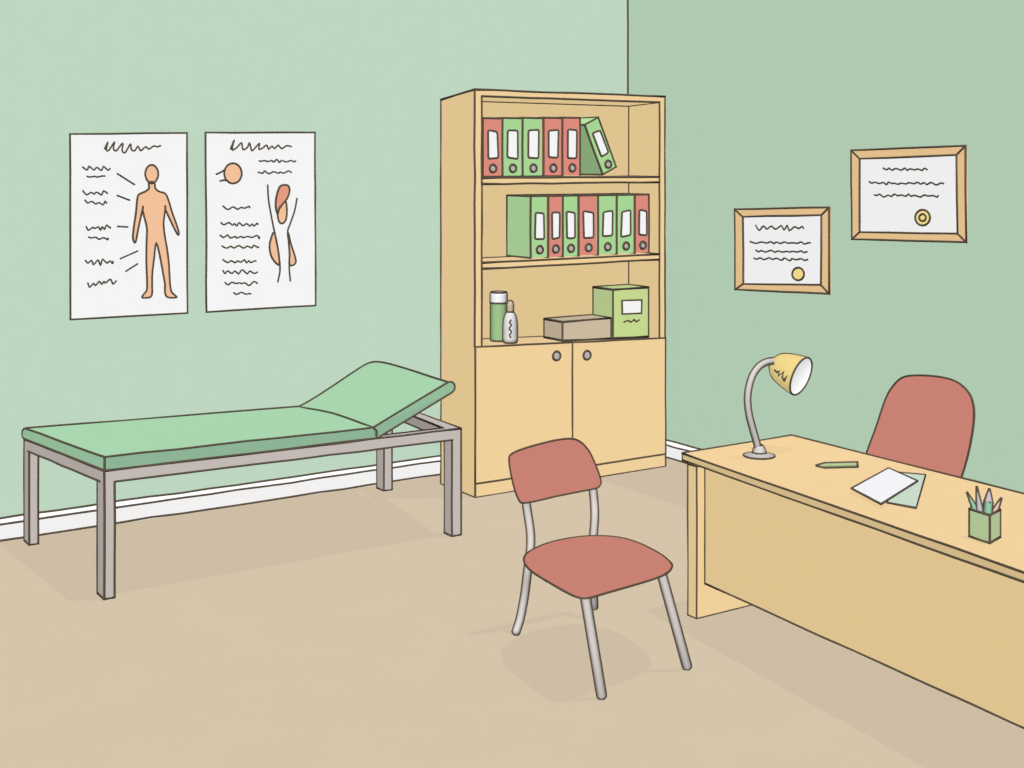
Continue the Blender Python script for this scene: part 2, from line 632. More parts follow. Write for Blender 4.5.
q = [(BX0, BYF), (BX1, BYF), (BX1, BYB), (BX0, BYB)]
tz = (BH, BH, BH - TD, BH - TD); uz = (BH - TK, BH - TK, BH - TK - TU, BH - TK - TU)
b.hexa([(x, y, z) for (x, y), z in zip(q, uz)], [(x, y, z) for (x, y), z in zip(q, tz)], {'*': 0, 'left': 1, 'bottom': 2}, False)
b.ink([(x, y, z) for (x, y), z in zip(q, tz)], True, wob=.3)
b.ink([(IX0, BYF, BH - TK), (IX1, BYF, BH - TK)], wob=.2)
b.build('top_panel', bc)
zbk = BH - TK - TU * (BKY - BYF) / (BYB - BYF)
b = MB(WOOD_B, r=r); b.box(IX0, IX1, BKY, BKY + .012, ZP, zbk, ink=False)
b.ink([(IX0, BKY - .001, zbk), (IX1, BKY - .001, zbk), (IX1, BYF, BH - TK)])
b.ink([(IX1, BKY - .001, Z3R), (IX1, BKY - .001, zbk)]); b.build('back_panel', bc)
for z in (Z1, Z2):
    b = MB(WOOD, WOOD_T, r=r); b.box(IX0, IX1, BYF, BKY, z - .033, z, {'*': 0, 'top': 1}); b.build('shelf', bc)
b = MB(WOOD, WOOD_T, r=r)
q = [(IX0, BYF), (IX1, BYF), (IX1, BKY), (IX0, BKY)]
b.hexa([(x, y, z3(x) - .03) for x, y in q], [(x, y, z3(x)) for x, y in q], {'*': 0, 'top': 1}, False)
b.ink([(IX0, BKY, z3(IX0)), (IX1, BKY, z3(IX1))]); b.build('shelf', bc)
YD = BYF - .006
b = MB(WOOD, WOOD_S, r=r); b.box(BX0, BX1, YD, BYF - .001, 0.0, ZP, S, False)
b.ink([(BX0, YD, 0), (BX1, YD, 0)], wob=.3); b.ink([(BX0, YD, 0), (BX0, YD, ZP)]); b.ink([(BX1, YD, 0), (BX1, YD, ZP)]); b.build('plinth', bc)
xm = gy(572.3, 400, YD).x
for x0, x1, kp in ((BX0, xm, (557, 356)), (xm, BX1, (587.4, 355.3))):
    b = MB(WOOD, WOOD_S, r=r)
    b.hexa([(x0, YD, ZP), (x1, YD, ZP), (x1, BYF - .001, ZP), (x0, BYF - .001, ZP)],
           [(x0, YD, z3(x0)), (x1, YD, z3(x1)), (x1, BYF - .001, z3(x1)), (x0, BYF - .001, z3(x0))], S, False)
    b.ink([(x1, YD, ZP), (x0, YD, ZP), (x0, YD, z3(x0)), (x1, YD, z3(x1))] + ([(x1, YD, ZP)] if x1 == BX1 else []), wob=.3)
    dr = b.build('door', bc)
    k = MB(GREY, r=r * 1.15)
    c_ = gy(*kp, YD - .02)
    k.lathe([(.016, 0), (.016, .008), (.026, .012), (.026, .016), (.0235, .018)], (c_.x, YD, c_.z), (0, -1, 0), rings=(3,), seams=False, n=20)
    k.build('knob', dr)


# ------------------------------------------------------------------ ring binders
def rounded(q, rad):
    """Corners of a flat outline eased off."""
    out = []
    n = len(q)
    for i in range(n):
        p = Vector((*q[i], 0)); a = Vector((*q[i - 1], 0)); c = Vector((*q[(i + 1) % n], 0))
        da, dc = (a - p).normalized() * rad, (c - p).normalized() * rad
        for t in (0, .35, .65, 1):
            w_ = p + da * (1 - t) ** 2 + dc * t ** 2
            out.append((w_.x, w_.y))
    return out


def binder(label, px0, px1, pyt, pyb, colour, group, z, dep=0.25, yf=-.572, last=False, lab=(.33, .79), lean=False):
    """Upright ring binder whose spine spans the columns px0..px1 at the shelf front."""
    x0, x1 = gy(px0, pyb, yf).x, gy(px1, pyb, yf).x
    h = gy(px0, pyt, yf).z - gy(px0, pyb, yf).z
    t = thing('ring_binder', label, 'binder', ((x0 + x1) / 2, yf + dep / 2, z), group)
    fm, sm_ = (BIND_R, BIND_RS) if colour == 'red' else (BIND_G, BIND_GS)
    rr = ir((x0, yf, z))
    g = rr * 1.05
    b = MB(fm, sm_, r=rr)
    za, zb = z + rr * 2.1, z + h
    b.box(x0 + g * .2, x1 - g * 1.5, yf, yf + dep, za, zb, {'*': 0, 'left': 1, 'right': 1}, False)
    xl, xr_ = x0 + g * .2, x1 - g * 1.5
    b.ink([(xl, yf, za), (xl, yf, zb)], wob=.3, r=rr * 1.1)
    b.ink([(xl, yf, zb), (xr_, yf, zb)] + ([(xr_, yf, za)] if last else []) + ([(xl, yf, za)] if lean else []), wob=.3)
    b.ink([(xl, yf, zb), (xl, yf + dep, zb), (xl, yf + dep, za), (xl, yf, za)])
    b.ink([(xl, yf + dep, zb), (xr_, yf + dep, zb)])
    if last:
        b.ink([(xr_, yf, zb), (xr_, yf + dep, zb)])
    b.build('cover', t)
    w = (x1 - x0); cxm = (x0 + x1) / 2
    lw = min(.074, w * .5); l0, l1 = z + h * lab[0], z + h * lab[1]
    c = MB(WHITE, r=rr)
    j_ = lambda k: random.uniform(-1, 1) * k
    q4 = [(cxm - lw / 2 + j_(.004), l0 + j_(.006)), (cxm + lw / 2 + j_(.004), l0 + j_(.006)), (cxm + lw / 2 + j_(.004), l1 + j_(.006)), (cxm - lw / 2 + j_(.004), l1 + j_(.006))]
    c.slab([(qx, yf - .004, qz) for qx, qz in rounded(q4, .012)], (0, .004, 0))
    c.build('label_card', t)
    k = MB(GREY, r=rr * 1.2)
    k.lathe([(.022, 0), (.022, .004)], (cxm, yf - .001, z + h * .16), (0, -1, 0), rings=(1,), seams=False, n=18)
    k.build('finger_ring', t)
    return t


G1, G2 = 'ring binders on the top shelf of the bookcase', 'ring binders on the middle shelf of the bookcase'
row1 = [(482.5, 502.3, 'red', 'coral red ring binder against the side panel at the left end of the top shelf'),
        (502.3, 522.5, 'green', 'green ring binder on the top shelf, beside the leftmost red one'),
        (522.5, 543.3, 'green', 'green ring binder on the top shelf, standing upright just before two red ones'),
        (543.3, 562.3, 'red', 'coral red ring binder on the top shelf, between a green and a red one'),
        (562.3, 581.3, 'red', 'coral red ring binder on the top shelf with the tilted green one leaning on it')]
for a, c, col, lab in row1:
    binder(lab, a, c, 116.3, 176.3, col, G1, Z1, last=(a > 560))
# the leaning one: built upright, then tipped towards the others about its lower edge
t = binder('green ring binder tilted over at the end of the top shelf row', 604.6, 620.5, 121.0, 177.5, 'green', G1, Z1, last=True, lean=True)
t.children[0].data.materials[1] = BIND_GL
ang = math.radians(-24.5)
tx0 = gy(603.4, 177, -.572).x
hw = (gy(620.5, 177, -.572).x - gy(604.6, 177, -.572).x) / 2
# tipped about its lower edge, which rests on the shelf
t.rotation_euler = (0, ang, 0)
t.location = (tx0 + hw * math.cos(ang), t.location.y, Z1 + hw * math.sin(-ang) + .004)
row2 = [(530.5, 548.0, 'green', 'green ring binder at the open left end of the middle shelf, its cover side showing'),
        (548.0, 562.6, 'red', 'narrow coral ring binder on the middle shelf, beside the green end one'),
        (562.6, 578.4, 'green', 'narrow green ring binder on the middle shelf, between two coral ones'),
        (578.4, 597.8, 'red', 'wide coral ring binder in the middle of the middle shelf row'),
        (597.8, 616.6, 'green', 'green ring binder on the middle shelf, just right of the wide coral one'),
        (616.6, 634.6, 'green', 'green ring binder on the middle shelf, beside the coral one at the right end'),
        (634.6, 650.0, 'red', 'coral red ring binder at the right end of the middle shelf row')]
for i, (a, c, col, lab) in enumerate(row2):
    m_ = (a + c) / 2
    binder(lab, a, c, 195.6, 259.6 - (m_ - 539) * .034, col, G2, Z2, last=(a > 630), lab=(.325, .735))

# ------------------------------------------------------------------ things on the lowest open shelf
p = gy(498.7, 338, -.42); Z3 = z3(p.x); p.z = Z3 + .003
rr = ir(p)
t = thing('green_bottle', 'green bottle with a white screw cap on the lowest open shelf', 'bottle', (p.x, p.y, Z3))
R = 8.0 * depth(p) / F
px = depth(p) / F
b = MB(BOTTLE, r=rr)
b.lathe([(R * .96, rr), (R, .01), (R, 38.5 * px)], p, rings=(0,), n=24); b.build('body', t)
b = MB(CAPW, r=rr)
b.lathe([(R * 1.04, 38.6 * px), (R * 1.04, 47 * px), (R * .95, 49 * px)], p, rings=(0, 2), n=24); b.build('cap', t)

p = gy(510.2, 341, -.525); Z3 = z3(p.x); p.z = Z3 + .003
rr = ir(p); px = depth(p) / F
t = thing('grey_bottle', 'small pale grey bottle with a wavy mark, in front of the green bottle', 'bottle', (p.x, p.y, Z3))
b = MB(TUBE, r=rr)
b.lathe([(6.3 * px, rr), (7.1 * px, 4 * px), (7.0 * px, 17 * px), (6.5 * px, 23 * px), (5.2 * px, 28 * px), (3.2 * px, 31 * px), (2.4 * px, 31.6 * px)], p, rings=(0,), n=22)
fr = p + Vector((0, 0, 0))
vw = (Vector((CAM.x - p.x, CAM.y - p.y, 0))).normalized()
sd = Vector((vw.y, -vw.x, 0)) * -1
b.ink(smooth([p + vw * (7.3 * px) + sd * (k * px) + Vector((0, 0, z * px)) for k, z in ((1, 24), (-.6, 21.5), (1.2, 19), (-1, 15.5), (1.2, 12), (-.6, 9), (.6, 6.5))], 4, False), r=rr * .8)
b.build('body', t)
b = MB(BEIGE, r=rr)
b.lathe([(3.0 * px, 31.4 * px), (3.2 * px, 38 * px), (2.2 * px, 41.5 * px), (.4 * px, 42.5 * px)], p, rings=(0,), n=16); b.build('cap', t)

yf = -.568


def slant(b, x0, x1, y0, y1, zt):
    """Box standing on the slightly sloping shelf."""
    q = [(x0, y0), (x1, y0), (x1, y1), (x0, y1)]
    b.hexa([(x, y, z3(x) + b.r * 1.5) for x, y in q], [(x, y, zt) for x, y in q], {'*': 0, 'left': 1, 'right': 1})


Z3 = z3(gy(588, 340, -.568).x)
xa, xb, xc = gy(562.5, 341, yf).x, gy(613.0, 340, yf).x, gy(648.5, 339, yf).x
zt = gy(590, 319.8, yf).z
rr = ir((xa, yf, Z3))
t = thing('carton', 'flat grey carton lying on the lowest open shelf beside the lime box', 'box', ((xa + xb) / 2, yf + .11, Z3))
b = MB(CARTON, CARTON_S, r=rr); slant(b, xa, xb - rr * 2.4, yf, yf + .19, zt)
b.build('carton_body', t)
zt = gy(630, 288.6, yf).z
Z3 = z3((xb + xc) / 2)
t = thing('file_box', 'upright lime green file box with a white label on the lowest open shelf', 'box', ((xb + xc) / 2, yf + .12, Z3))
b = MB(LIME, LIME_S, r=rr); slant(b, xb, xc, yf, yf + .20, zt); 
b.ink(smooth([gy(x, y, yf - .002) for x, y in ((624, 322), (628, 320.6), (631, 322), (634, 319.6), (636, 321.6), (639, 320))], 4, False), r=rr * .85)
b.build('box_body', t)
b = MB(WHITE, r=rr)
b.slab([gy(x, y, yf - .004) for x, y in ((622.3, 314), (641.3, 313.2), (641.6, 300), (622, 300.5))], (0, .004, 0)); b.build('label_card', t)

# ------------------------------------------------------------------ examination couch
NYC = -1.193
FNL, FNR, FFR, FFL = (-3.818, NYC), (-2.022, NYC), (-1.865, -.10), (-3.893, -.08)     # plan of the frame
ZN, ZF, RH = .557, .508, .052
couch = thing('examination_couch', 'long green padded examination couch on a grey metal frame, headrest raised', 'couch', (-2.9, -.65, 0))
rr = ir((-3, -.7, .3))
b = MB(METAL, METAL_S, METAL_T, r=rr)
W_ = .052
plan = [FNL, FNR, FFR, FFL]
inn = [(FNL[0] + W_, NYC + W_ * 1.15), (FNR[0] - W_ * 1.3, NYC + W_ * 1.15), (FFR[0] - W_ * 1.3, FFR[1] - W_), (FFL[0] + W_, FFL[1] - W_)]
ZNR = .541
zof = lambda q: (lambda u, v: (ZN + (ZNR - ZN) * u) * (1 - v) + (ZF + (.500 - ZF) * u) * v)((q[0] + 3.82) / 1.8, (q[1] - NYC) / (-.09 - NYC))
T = [Vector((*q, zof(q))) for q in plan]; I = [Vector((*q, zof(q))) for q in inn]
dn = Vector((0, 0, -RH))
for k, nm in enumerate((0, 1, 0, 1)):
    j = (k + 1) % 4
    b.face([T[k], T[j], I[j], I[k]], 2)
    b.face([T[k] + dn, T[j] + dn, T[j], T[k]], nm)
    b.face([I[j] + dn, I[k] + dn, I[k], I[j]], nm)
    b.face([T[j] + dn, T[k] + dn, I[k] + dn, I[j] + dn], 2)
b.ink(T, True, wob=.3); b.ink(I, True)
LEGX = .05
# lower rail lines stop at the legs
b.ink([T[0] + dn + Vector((LEGX, 0, 0)), T[1] + dn - Vector((LEGX, 0, 0))], wob=.3)
b.ink([T[0] + dn + (T[3] - T[0]) * .045, T[3] + dn - (T[3] - T[0]) * .05], wob=.3)
b.ink([I[1] + dn, I[2] + dn]); b.ink([I[3] + dn, I[2] + dn])
b.build('frame', couch)


def leg(x0, x1, y0, y1, zt, cutx=None):
    b = MB(METAL, METAL_S, r=rr)
    b.box(x0, x1, y0, y1, 0, zt, {'*': 0, 'left': 1, 'right': 1}, ink=False)
    q = [(x0, y0), (x1, y0), (x1, y1), (x0, y1)]
    b.ink([(x, y, rr * .6) for x, y in q], True)
    for x, y in q:
        b.ink([(x, y, 0), (x, y, zt + (RH if (x, y) == cutx else 0))], wob=.3)
    return b.build('leg', couch)


leg(FNL[0], FNL[0] + .044, NYC, NYC + .10, ZN - RH, (FNL[0], NYC))
leg(FNR[0] - .053, FNR[0], NYC, NYC + .075, ZNR - RH, (FNR[0], NYC))
leg(-1.931, -1.878, -.185, -.10, .497 - RH + .002)
leg(-3.893, -3.850, -.178, -.08, ZF - RH + .002, (-3.893, -.08))

# mattress: flat section
A = gy(104.5, 457, NYC); Bq = gy(373, 427.5, NYC)
C_ = gy(299.5, 407, -.15); D_ = gy(26, 428.8, -.12)
th = .060
A0, B0 = A - Vector((0, 0, th)), gy(376, 438.2, NYC)
B0.z = zof(B0) + .002; A0.z = ZN + .002
C0, D0 = Vector((C_.x + .03, C_.y, ZF + .008)), Vector((D_.x, D_.y, ZF + .006))
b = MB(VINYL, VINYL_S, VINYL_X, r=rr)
b.face([A0, B0, Bq, A], 1)
b.face([B0, C0, C_, Bq], 0); b.face([C0, D0, D_, C_], 0)
b.face([A0, D0, C0, B0], 0)
# the left end, its far corner rolled over towards the wall
dy = (D_ - A).normalized()
nose = [D_, D_ + dy * .030 + Vector((0, 0, -.003)), D_ + dy * .052 + Vector((0, 0, -.016)), D_ + dy * .058 + Vector((0, 0, -.032)), D_ + dy * .046 + Vector((0, 0, -.048)), D0 + dy * .012]
nose = smooth(nose, 3, False)
b.poly([A] + nose + [D0, A0], 2)
cn = [C_ + (q - D_) for q in nose]
b.grid([nose, cn], 0, False, False)
b.face([A, Bq, C_, D_], 0)
b.ink(nose + [D0, A0], wob=0)
b.ink([nose[5], cn[5]])
b.ink([A, Bq], wob=.4); b.ink([D_ + Vector((0, 0, .004)), C_ + Vector((0, 0, .004))], wob=.4); b.ink([A, D_], wob=.4); b.ink([A0, A])
b.ink([A0, B0], wob=.4)
# hinge seam bows a little, as the vinyl sags
hs = smooth([C_, C_.lerp(Bq, .45) + Vector((.012, 0, .012)), Bq], 6, False)
b.ink(hs)
b.ink(smooth([Bq, Bq.lerp(B0, .4) + Vector((.014, 0, 0)), B0], 4, False))
b.build('mattress', couch)

# raised headrest: a padded board in the plane of its near edge and the hinge
E_ = gy(447.5, 382.5, NYC)
nrm = (E_ - Bq).cross(C_ - Bq).normalized()
if nrm.z < 0:
    nrm = -nrm


def onh(px_, py_):
    d_ = ray(px_, py_)
    return CAM + d_ * ((Bq - CAM).dot(nrm) / d_.dot(nrm))


end = [E_, onh(430, 377), onh(410, 370.3), onh(392, 365)]
corner = [onh(383, 363), onh(376, 362.3), onh(369, 363.6), onh(362, 367.2)]
farside = [onh(350, 375), onh(330, 388.5), onh(312, 400)]
topo = [Bq] + end + corner + farside + [C_]
th2 = .056
dn2 = -nrm * th2
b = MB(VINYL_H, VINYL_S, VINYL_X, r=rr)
b.poly(topo, 0)
low = [q + dn2 for q in topo]
low[0] = gy(378, 438.2, NYC); low[0].z = max(low[0].z, zof(low[0]) + .004)
low[-1] = C_ + Vector((.03, 0, -.02))
b.poly(low, 1)
n_ = len(topo)
b.face([topo[0], topo[1], low[1], low[0]], 1)
for k in range(5, n_):
    j = (k + 1) % n_
    b.face([topo[k], topo[j], low[j], low[k]], 1)
ed = (E_ - Bq).normalized()
rolls = []
for k in range(1, 6):
    sc_ = 1.0 if k < 5 else .5
    rolls.append([topo[k].lerp(low[k], .5) + (topo[k] - topo[k].lerp(low[k], .5)) * math.cos(a) + ed * .030 * sc_ * math.sin(a) for a in [math.pi * q / 8 for q in range(9)]])
b.grid(rolls, 2, False, True)
b.poly(rolls[0], 1)
b.ink([Bq, E_], wob=.3)
b.ink(rolls[0] + [rolls[0][-1].lerp(low[0], .5), low[0]])
b.ink([q + nrm * .004 for q in smooth([C_] + farside[::-1] + corner[::-1] + end[::-1], 3, False)])
b.build('headrest', couch)


# ------------------------------------------------------------------ visitor chair
def pv(x, y):
    return (470 + x / 2.742, 430 + y / 2.742)


SZ = .362
cen = gz(599, 567, SZ)
vc = thing('visitor_chair', 'red padded metal leg chair standing in the middle of the floor', 'chair', (cen.x, cen.y, 0))
rr = ir((-2.5, -2.9, .3))
out = [(148, 352), (160, 335), (200, 315), (250, 301), (310, 292), (370, 291), (420, 297), (470, 313), (522, 340), (549, 362), (554, 376), (538, 394), (500, 410),
       (440, 428), (380, 445), (328, 460), (300, 460), (270, 448), (220, 420), (175, 392), (153, 371)]
top = smooth([gz(*pv(x, y), SZ) for x, y in out], 5)
b = MB(RED, r=rr)
c0 = sum(top, Vector()) / len(top)
ringz = lambda k, dz: [c0 + (p_ - c0) * k + Vector((0, 0, dz)) for p_ in top]
b.grid([ringz(.02, .0), ringz(.5, .0), ringz(1, 0)], 0, True, False)
b.grid([ringz(1, 0), ringz(.93, -.006), ringz(.84, -.024), ringz(.02, -.03)], 0, True)
b.ink(top, True)
b.build('seat', vc)
back = [(107, 80), (115, 65), (150, 50), (200, 36), (240, 27), (280, 24), (305, 34), (326, 57), (340, 85), (352, 115), (359, 140), (356, 152), (345, 160), (300, 169),
        (240, 181), (180, 195), (145, 200), (134, 192), (123, 165), (112, 120)]
BYC = -2.50
bp = smooth([gy(*pv(x, y), BYC) for x, y in back], 5)
c0 = sum(bp, Vector()) / len(bp)
b = MB(RED, r=rr)
ringy = lambda k, dy: [c0 + (p_ - c0) * k + Vector((0, dy, 0)) for p_ in bp]
b.grid([ringy(.02, 0), ringy(.6, 0), ringy(1, 0)], 0, True, False)
b.grid([ringy(1, 0), ringy(.97, .014), ringy(.8, .022), ringy(.02, .022)], 0, True)
b.ink(bp, True)
b.build('backrest', vc)
TR = 3.7 * 5.0 / F
P_ = lambda x, y, yy: gy(*pv(x, y), yy)
foot = gz(*pv(126, 553), .014)
ul = smooth([P_(147, 160, BYC + .03), P_(157, 220, BYC + .02), P_(166, 285, BYC - .01), P_(165, 335, BYC - .03), P_(158, 385, BYC - .03), P_(150, 450, BYC - .01), P_(138, 515, (BYC + foot.y) / 2), foot], 5, False)
b = MB(CHROME, r=rr); b.tube(ul, TR, caps=(False, True)); b.build('leg', vc)
foot = gz(*pv(340, 486), .014)
ur = smooth([P_(333, 130, BYC + .03), P_(340, 190, BYC + .02), P_(342, 240, BYC - .01), P_(338, 300, BYC - .02), P_(336, 380, BYC - .02), foot], 5, False)
b = MB(CHROME, r=rr); b.tube(ur, TR, caps=(False, True)); b.build('leg', vc)
foot = gz(*pv(361, 728), .014)
b = MB(CHROME, r=rr); b.tube([P_(316.5, 459.5, foot.y + .052), P_(338, 590, foot.y + .02), foot], TR * 1.08, caps=(False, True)); b.build('leg', vc)
foot = gz(*pv(595, 648), .014)
b = MB(CHROME, r=rr); b.tube([P_(526, 396, foot.y + .05), P_(560, 520, foot.y + .02), foot], TR * 1.08, caps=(False, True)); b.build('leg', vc)

# ------------------------------------------------------------------ desk
DZ = .66
dA, dB = gz(682.5, 453.3, DZ), gz(791.5, 435.6, DZ)
dD, dC = gz(1024, 572.3, DZ), gz(1024, 494.3, DZ)
YE = -5.35
ext = lambda p_, q_: q_ + (q_ - p_) * ((YE - q_.y) / (q_.y - p_.y))
dD2, dC2 = ext(dA, dD), ext(dB, dC)
rr = ir((-1.8, -3.2, .6))
desk = thing('desk', 'long light wood office desk with a front panel and solid end panels', 'desk', ((dA.x + dC2.x) / 2, -4.0, 0))
TH = .029
dn = Vector((0, 0, -TH))
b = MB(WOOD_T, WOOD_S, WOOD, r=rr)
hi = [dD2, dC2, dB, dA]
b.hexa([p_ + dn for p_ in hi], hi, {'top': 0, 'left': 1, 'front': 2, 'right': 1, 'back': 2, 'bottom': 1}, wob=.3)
up_ = Vector((0, 0, rr * .5))
b.ink([dA + up_, dB + up_, dC2 + up_], wob=.2)
b.build('desktop', desk)
ZT = DZ - TH
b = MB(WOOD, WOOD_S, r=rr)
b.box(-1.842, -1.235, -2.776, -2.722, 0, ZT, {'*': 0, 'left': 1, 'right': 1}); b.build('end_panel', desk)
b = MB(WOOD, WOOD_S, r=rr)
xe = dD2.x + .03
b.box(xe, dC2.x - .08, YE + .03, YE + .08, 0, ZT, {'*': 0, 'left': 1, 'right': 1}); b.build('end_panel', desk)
m0 = gy(705, 583.5, -2.778)
m1 = gz(1024, 728, .11)
m1 = m0 + (m1 - m0) * ((YE + .08 - m0.y) / (m1.y - m0.y))
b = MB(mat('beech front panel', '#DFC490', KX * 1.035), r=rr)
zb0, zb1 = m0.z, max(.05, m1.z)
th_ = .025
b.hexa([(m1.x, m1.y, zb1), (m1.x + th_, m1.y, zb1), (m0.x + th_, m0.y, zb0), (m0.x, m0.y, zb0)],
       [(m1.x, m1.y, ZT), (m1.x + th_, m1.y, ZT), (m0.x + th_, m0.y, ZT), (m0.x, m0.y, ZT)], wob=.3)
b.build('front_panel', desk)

# ------------------------------------------------------------------ desk lamp
p = gz(759.2, 456.5, DZ)
px = depth(p) / F
rr = px * 1.0
lamp = thing('desk_lamp', 'desk lamp with a yellow shade on a curved grey stem', 'lamp', p)
LY = p.y


def pl(x, y, yy=None):
    return gy(730 + x / 6.14, 345 + y / 6.14, LY if yy is None else yy)


b = MB(CHROME, r=rr)
b.lathe([(15.4 * px, rr), (14.6 * px, 1.6 * px), (6 * px, 4 * px)], p, rings=(0,), seams=False, n=36)
bs = b.build('base', lamp)
b = MB(CHROME, r=rr)
b.lathe([(6.8 * px, 4 * px), (5.6 * px, 7.5 * px), (4.2 * px, 10.5 * px), (3.0 * px, 11.5 * px)], p, rings=(0, 3), n=20)
b.build('collar', bs)
stem = smooth([pl(174, 640), pl(160, 585), pl(138, 510), pl(116, 420), pl(108, 330), pl(118, 250), pl(142, 180), pl(180, 130), pl(222, 105), pl(262, 97)], 5, False)
b = MB(CHROME, r=rr); b.tube(stem, 2.75 * px, n=14, caps=(False, False)); b.build('stem', lamp)
# shade: axis leans down to the desk and a little towards the room
mouth = pl(436, 192, LY - .02)
view = (CAM - mouth).normalized()
right = Vector((XC[0], YC[0], 0)).normalized()
right = Vector((math.cos(0), 0, 0))
right = (right - view * right.dot(view)).normalized()
upv = view.cross(right); upv = upv if upv.z > 0 else -upv
ax = (right * .80 - upv * .50).normalized() * .915 + view * .40
ax.normalize()
R = 20.3 * px
L = 33 * px
apex = mouth - ax * L
prof = [(2.6 * px, -1.5 * px), (7.5 * px, 0), (12.5 * px, 4.5 * px), (15.6 * px, 11 * px), (17.8 * px, 19 * px), (19.4 * px, 27 * px), (R, L)]
u = ax.orthogonal().normalized(); w = ax.cross(u)
b = MB(LAMP, WHITE, r=rr)
N = 40
rows = [[apex + ax * h + (u * math.cos(x) + w * math.sin(x)) * q for x in [2 * math.pi * k / N for k in range(N)]] for q, h in prof]
b.grid(rows, 0, True); b.face(rows[0], 0)
b.ink(rows[-1], True); b.ink(rows[1], True)
s = ax.cross(view).normalized()
tilt_ = ax.dot(view)
for sg in (1, -1):
    line = []
    for i, (q, h) in enumerate(prof):
        # silhouette meridian of a widening shell seen at this angle
        k0, k1 = max(0, i - 1), min(len(prof) - 1, i + 1)
        slope = (prof[k1][0] - prof[k0][0]) / (prof[k1][1] - prof[k0][1])
        va = ax.dot(view); vp = (view - ax * va); vn = vp.length; vp.normalize()
        cs = max(-1, min(1, slope * va / vn))
        sn = math.sqrt(1 - cs * cs)
        line.append(apex + ax * h + (vp * cs + s * sg * sn) * q)
    b.ink(smooth(line[1:], 3, False))
sil_top = apex - ax * 1.5 * px
b.ink(smooth([apex + ax * prof[2][1] + s * prof[2][0], apex + ax * prof[1][1] + s * prof[1][0] * 1.0, sil_top + s * 2 * px, sil_top - s * 2 * px, apex + ax * prof[1][1] - s * prof[1][0], apex + ax * prof[2][1] - s * prof[2][0]], 4, False))
sh = b.build('lamp_shade', lamp)
b = MB(GLOW, r=rr)
rows = [[apex + ax * h + (u * math.cos(x) + w * math.sin(x)) * q for x in [2 * math.pi * k / N for k in range(N)]] for q, h in [(R - .4 * px, L - .2 * px), (R * .9, L - 1.2 * px), (R * .45, L - 2.6 * px), (.02 * R, L - 3 * px)]]
b.grid(rows, 0, True); b.build('reflector', sh)
b = MB(INK, r=rr)
zig = [(276, 155), (290, 168), (304, 160), (300, 188), (330, 165), (322, 198), (330, 214), (352, 190), (336, 220)]


def on_shade(x, y):
    o = CAM; d_ = (pl(x, y, LY) - CAM).normalized()
    # march to the shell
    k = (apex - CAM).length - .12
    while k < 9:
        q = o + d_ * k; a = (q - apex).dot(ax)
        if -1.5 * px < a < L:
            rad = ((q - apex) - ax * a).length
            for (r0, h0), (r1, h1) in zip(prof, prof[1:]):
                if h0 <= a <= h1 and rad <= r0 + (r1 - r0) * (a - h0) / (h1 - h0):
                    return q
        k += .001
    return pl(x, y, LY)


zw = [on_shade(*q) for q in zig]
b.ink(zw, r=rr * 1.15); b.build('shade_mark', sh)

# ------------------------------------------------------------------ papers, pencil, pencil cup on the desk
rr = ir((-1.5, -3.5, .66))
zt = DZ + .0165
pts = [gz(x, y, zt) for x, y in ((851.5, 488.4), (881, 504), (917.5, 481), (888.5, 468.3))]
c = sum(pts, Vector()) / 4
t_ = MB(PAPER, r=rr); t_.slab(pts[::1], (0, 0, -.004))
o = t_.build('paper_sheet'); o['label'] = 'white sheet lying askew across the pale green card on the desk'; o['category'] = 'paper'
pts = [gz(x, y, DZ + .0055) for x, y in ((887, 502.5), (916.3, 508), (925.5, 475), (897, 472.5))]
t_ = MB(CARD, r=rr * .9); t_.slab(pts, (0, 0, -.003))
o = t_.build('card'); o['label'] = 'pale green card partly under the white sheet on the desk'; o['category'] = 'card'


def pencil_mesh(name, label, a, c, rad, body_m, tip_len, tip_m=None, band=None, lw=1.0):
    a, c = Vector(a), Vector(c)
    t = thing(name, label, 'pencil', c, None)
    d_ = (a - c).normalized()
    s0 = a - d_ * tip_len
    b = MB(body_m, r=rr * 1.1 * lw)
    b.tube([c, c.lerp(s0, .5), s0], rad, n=10, caps=(False, False))
    vw_ = (c - CAM).normalized(); w0 = d_.cross(vw_).normalized() * rad
    b.ink([c - w0, c - w0 * .6 - vw_ * rad * .85, c - vw_ * rad * 1.05, c + w0 * .6 - vw_ * rad * .85, c + w0])
    b.build('barrel', t)
    b = MB(tip_m or body_m, r=rr * lw)
    b.tube([s0, s0.lerp(a, .55), a - d_ * .002], [rad, rad * .5, rad * .08], n=6, caps=(False, False))
    if band:
        w_ = d_.cross(FWD).normalized()
        b.ink([s0 + w_ * rad, s0 - FWD * rad * .9, s0 - w_ * rad])
    b.build('point', t)
    return t


pr = 2.1 * depth((-1.45, -3.18, .66)) / F
pencil_mesh('pencil', 'olive green pencil lying on the desk by the lamp', gz(816, 465.5, DZ + pr + .0055), gz(857.5, 464.5, DZ + pr + .0055), pr, PEN_G, .035)

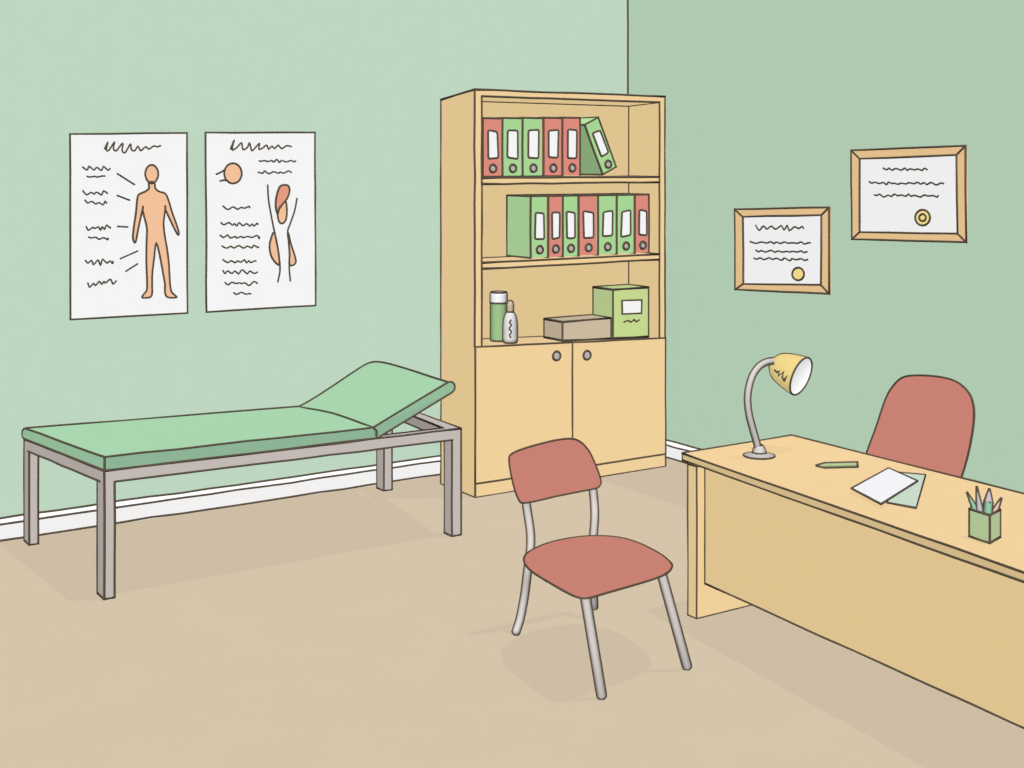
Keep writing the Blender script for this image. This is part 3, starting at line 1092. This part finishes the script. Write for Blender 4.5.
H0 = DZ
ph = lambda x, y: (955 + x / 10.97, 480 + y / 10.97)
l0, m0_, r0_ = gz(*ph(158, 630), H0), gz(*ph(382, 706), H0), gz(*ph(495, 640), H0)
f0 = l0 + (r0_ - m0_)
hh = gx(*ph(375, 385), m0_.x).z - H0
hgt = Vector((0, 0, hh))
cup = thing('pencil_cup', 'square green pencil cup near the edge of the desk', 'pencil cup', (l0 + r0_) / 2)
b = MB(CUP, CUP_Y, r=rr)
lo = [l0, m0_, r0_, f0]
lo = [q + Vector((0, 0, rr)) for q in lo]
hi = [q + hgt - Vector((0, 0, rr)) for q in lo]
cc = sum(hi, Vector()) / 4
for k in range(4):
    j = (k + 1) % 4
    mi = 0 if k in (0, 2) else 1
    b.face([lo[k], lo[j], hi[j], hi[k]], mi)
    ik, ij = cc.lerp(hi[k], .9), cc.lerp(hi[j], .9)
    dz_ = Vector((0, 0, hh * .9))
    b.face([hi[k], hi[j], ij, ik], 1); b.face([ij, ik, ik - dz_, ij - dz_], mi)
b.face(lo[::-1], 0)
b.face([cc.lerp(q, .9) - Vector((0, 0, hh * .9)) for q in hi], 0)
b.ink(lo, True); b.ink(hi, True)
for k in range(4):
    b.ink([lo[k], hi[k]])
b.build('cup_wall', cup)
cb = sum(lo, Vector()) / 4 + Vector((0, 0, .018))
G3 = 'pencils standing in the green cup'
ax_l = (hi[0] - cc) * .9; ax_f = (hi[1] - cc) * .9


def cup_pencil(label, tip_px, low_px, rad, m_, tl, tm=None, band=None, frac=0.0):
    # stands in the plane through the cup that faces the wall, between its two side walls
    q = cc + (hi[2] - hi[1]) * frac
    n_ = FWD
    def onp(px_, py_):
        d_ = ray(px_, py_); k = (q - CAM).dot(n_) / d_.dot(n_)
        return CAM + d_ * k
    t = pencil_mesh('pencil', label, onp(*tip_px), onp(*low_px), rad, m_, tl, tm, band, .75)
    t['group'] = G3
    return t


cup_pencil('teal green pencil leaning out at the left of the pencil cup', ph(130, 132), ph(262, 400), .0115, TEAL, .085, frac=.30)
cup_pencil('tall grey lilac pencil in the pencil cup, the highest of the four', ph(238, 68), ph(288, 470), .0105, LILAC, .085, frac=.18)
cup_pencil('teal pencil with a bare wooden point standing in the pencil cup', ph(378, 92), ph(348, 480), .0125, TEAL, .043, LILAC, True, frac=-.12)
cup_pencil('dull pink pencil leaning out at the right of the pencil cup', ph(512, 192), ph(405, 410), .0115, PINK, .07, frac=.0)

# ------------------------------------------------------------------ chair behind the desk
QX = -.60
oc = thing('office_chair', 'red chair with a tall rounded back, standing behind the desk', 'chair', (-.82, -2.95, 0))
rr = ir((QX, -2.9, .6))
po = lambda x, y: gx(660 + x / 2.742, 340 + y / 2.742, QX)
out = [(560, 340), (567, 308), (592, 240), (618, 163), (640, 125), (665, 103), (700, 97), (760, 100), (810, 113), (845, 142), (859, 178), (860, 225), (850, 290), (838, 340), (826, 378), (815, 405), (790, 420), (690, 415), (580, 385)]
bp = smooth([po(x, y) for x, y in out], 5)
c0 = sum(bp, Vector()) / len(bp)
b = MB(RED_X, r=rr)
rx_ = lambda k, dx: [c0 + (p_ - c0) * k + Vector((dx, 0, 0)) for p_ in bp]
b.grid([rx_(.02, 0), rx_(.7, 0), rx_(1, 0)], 0, True, False)
b.grid([rx_(1, 0), rx_(.97, .02), rx_(.8, .035), rx_(.02, .04)], 0, True)
b.ink(bp, True)
b.build('backrest', oc)
b = MB(RED_X, r=rr)
sp = smooth([(-1.02, -3.2, .42), (-.72, -3.22, .42), (-.63, -3.1, .42), (-.63, -2.8, .42), (-.72, -2.68, .42), (-1.02, -2.7, .42), (-1.07, -2.8, .42), (-1.07, -3.1, .42)], 4)
c0 = sum(sp, Vector()) / len(sp)
rz_ = lambda k, dz: [c0 + (p_ - c0) * k + Vector((0, 0, dz)) for p_ in sp]
b.grid([rz_(.02, .012), rz_(.8, .01), rz_(1, 0), rz_(.97, -.03), rz_(.02, -.04)], 0, True); b.ink(sp, True)
b.build('seat', oc)
b = MB(CHROME, r=rr)
b.tube([(-.72, -2.95, .385), (-.60, -2.95, .39), (-.555, -2.95, .45), (-.555, -2.95, .62)], .016, outline=False); b.build('back_support', oc)
b = MB(CHROME, r=rr); b.tube([(-.82, -2.95, .39), (-.82, -2.95, .2), (-.82, -2.95, .07)], .025, outline=False); b.build('column', oc)
for k in range(5):
    a = 2 * math.pi * k / 5 + .3
    e = Vector((-.82 + .2 * math.cos(a), -2.95 + .2 * math.sin(a), .022))
    b = MB(CHROME, r=rr); b.tube([Vector((-.82, -2.95, .085)), (Vector((-.82, -2.95, .075)) + e) / 2, e], [.02, .018, .018], outline=False); b.build('foot', oc)
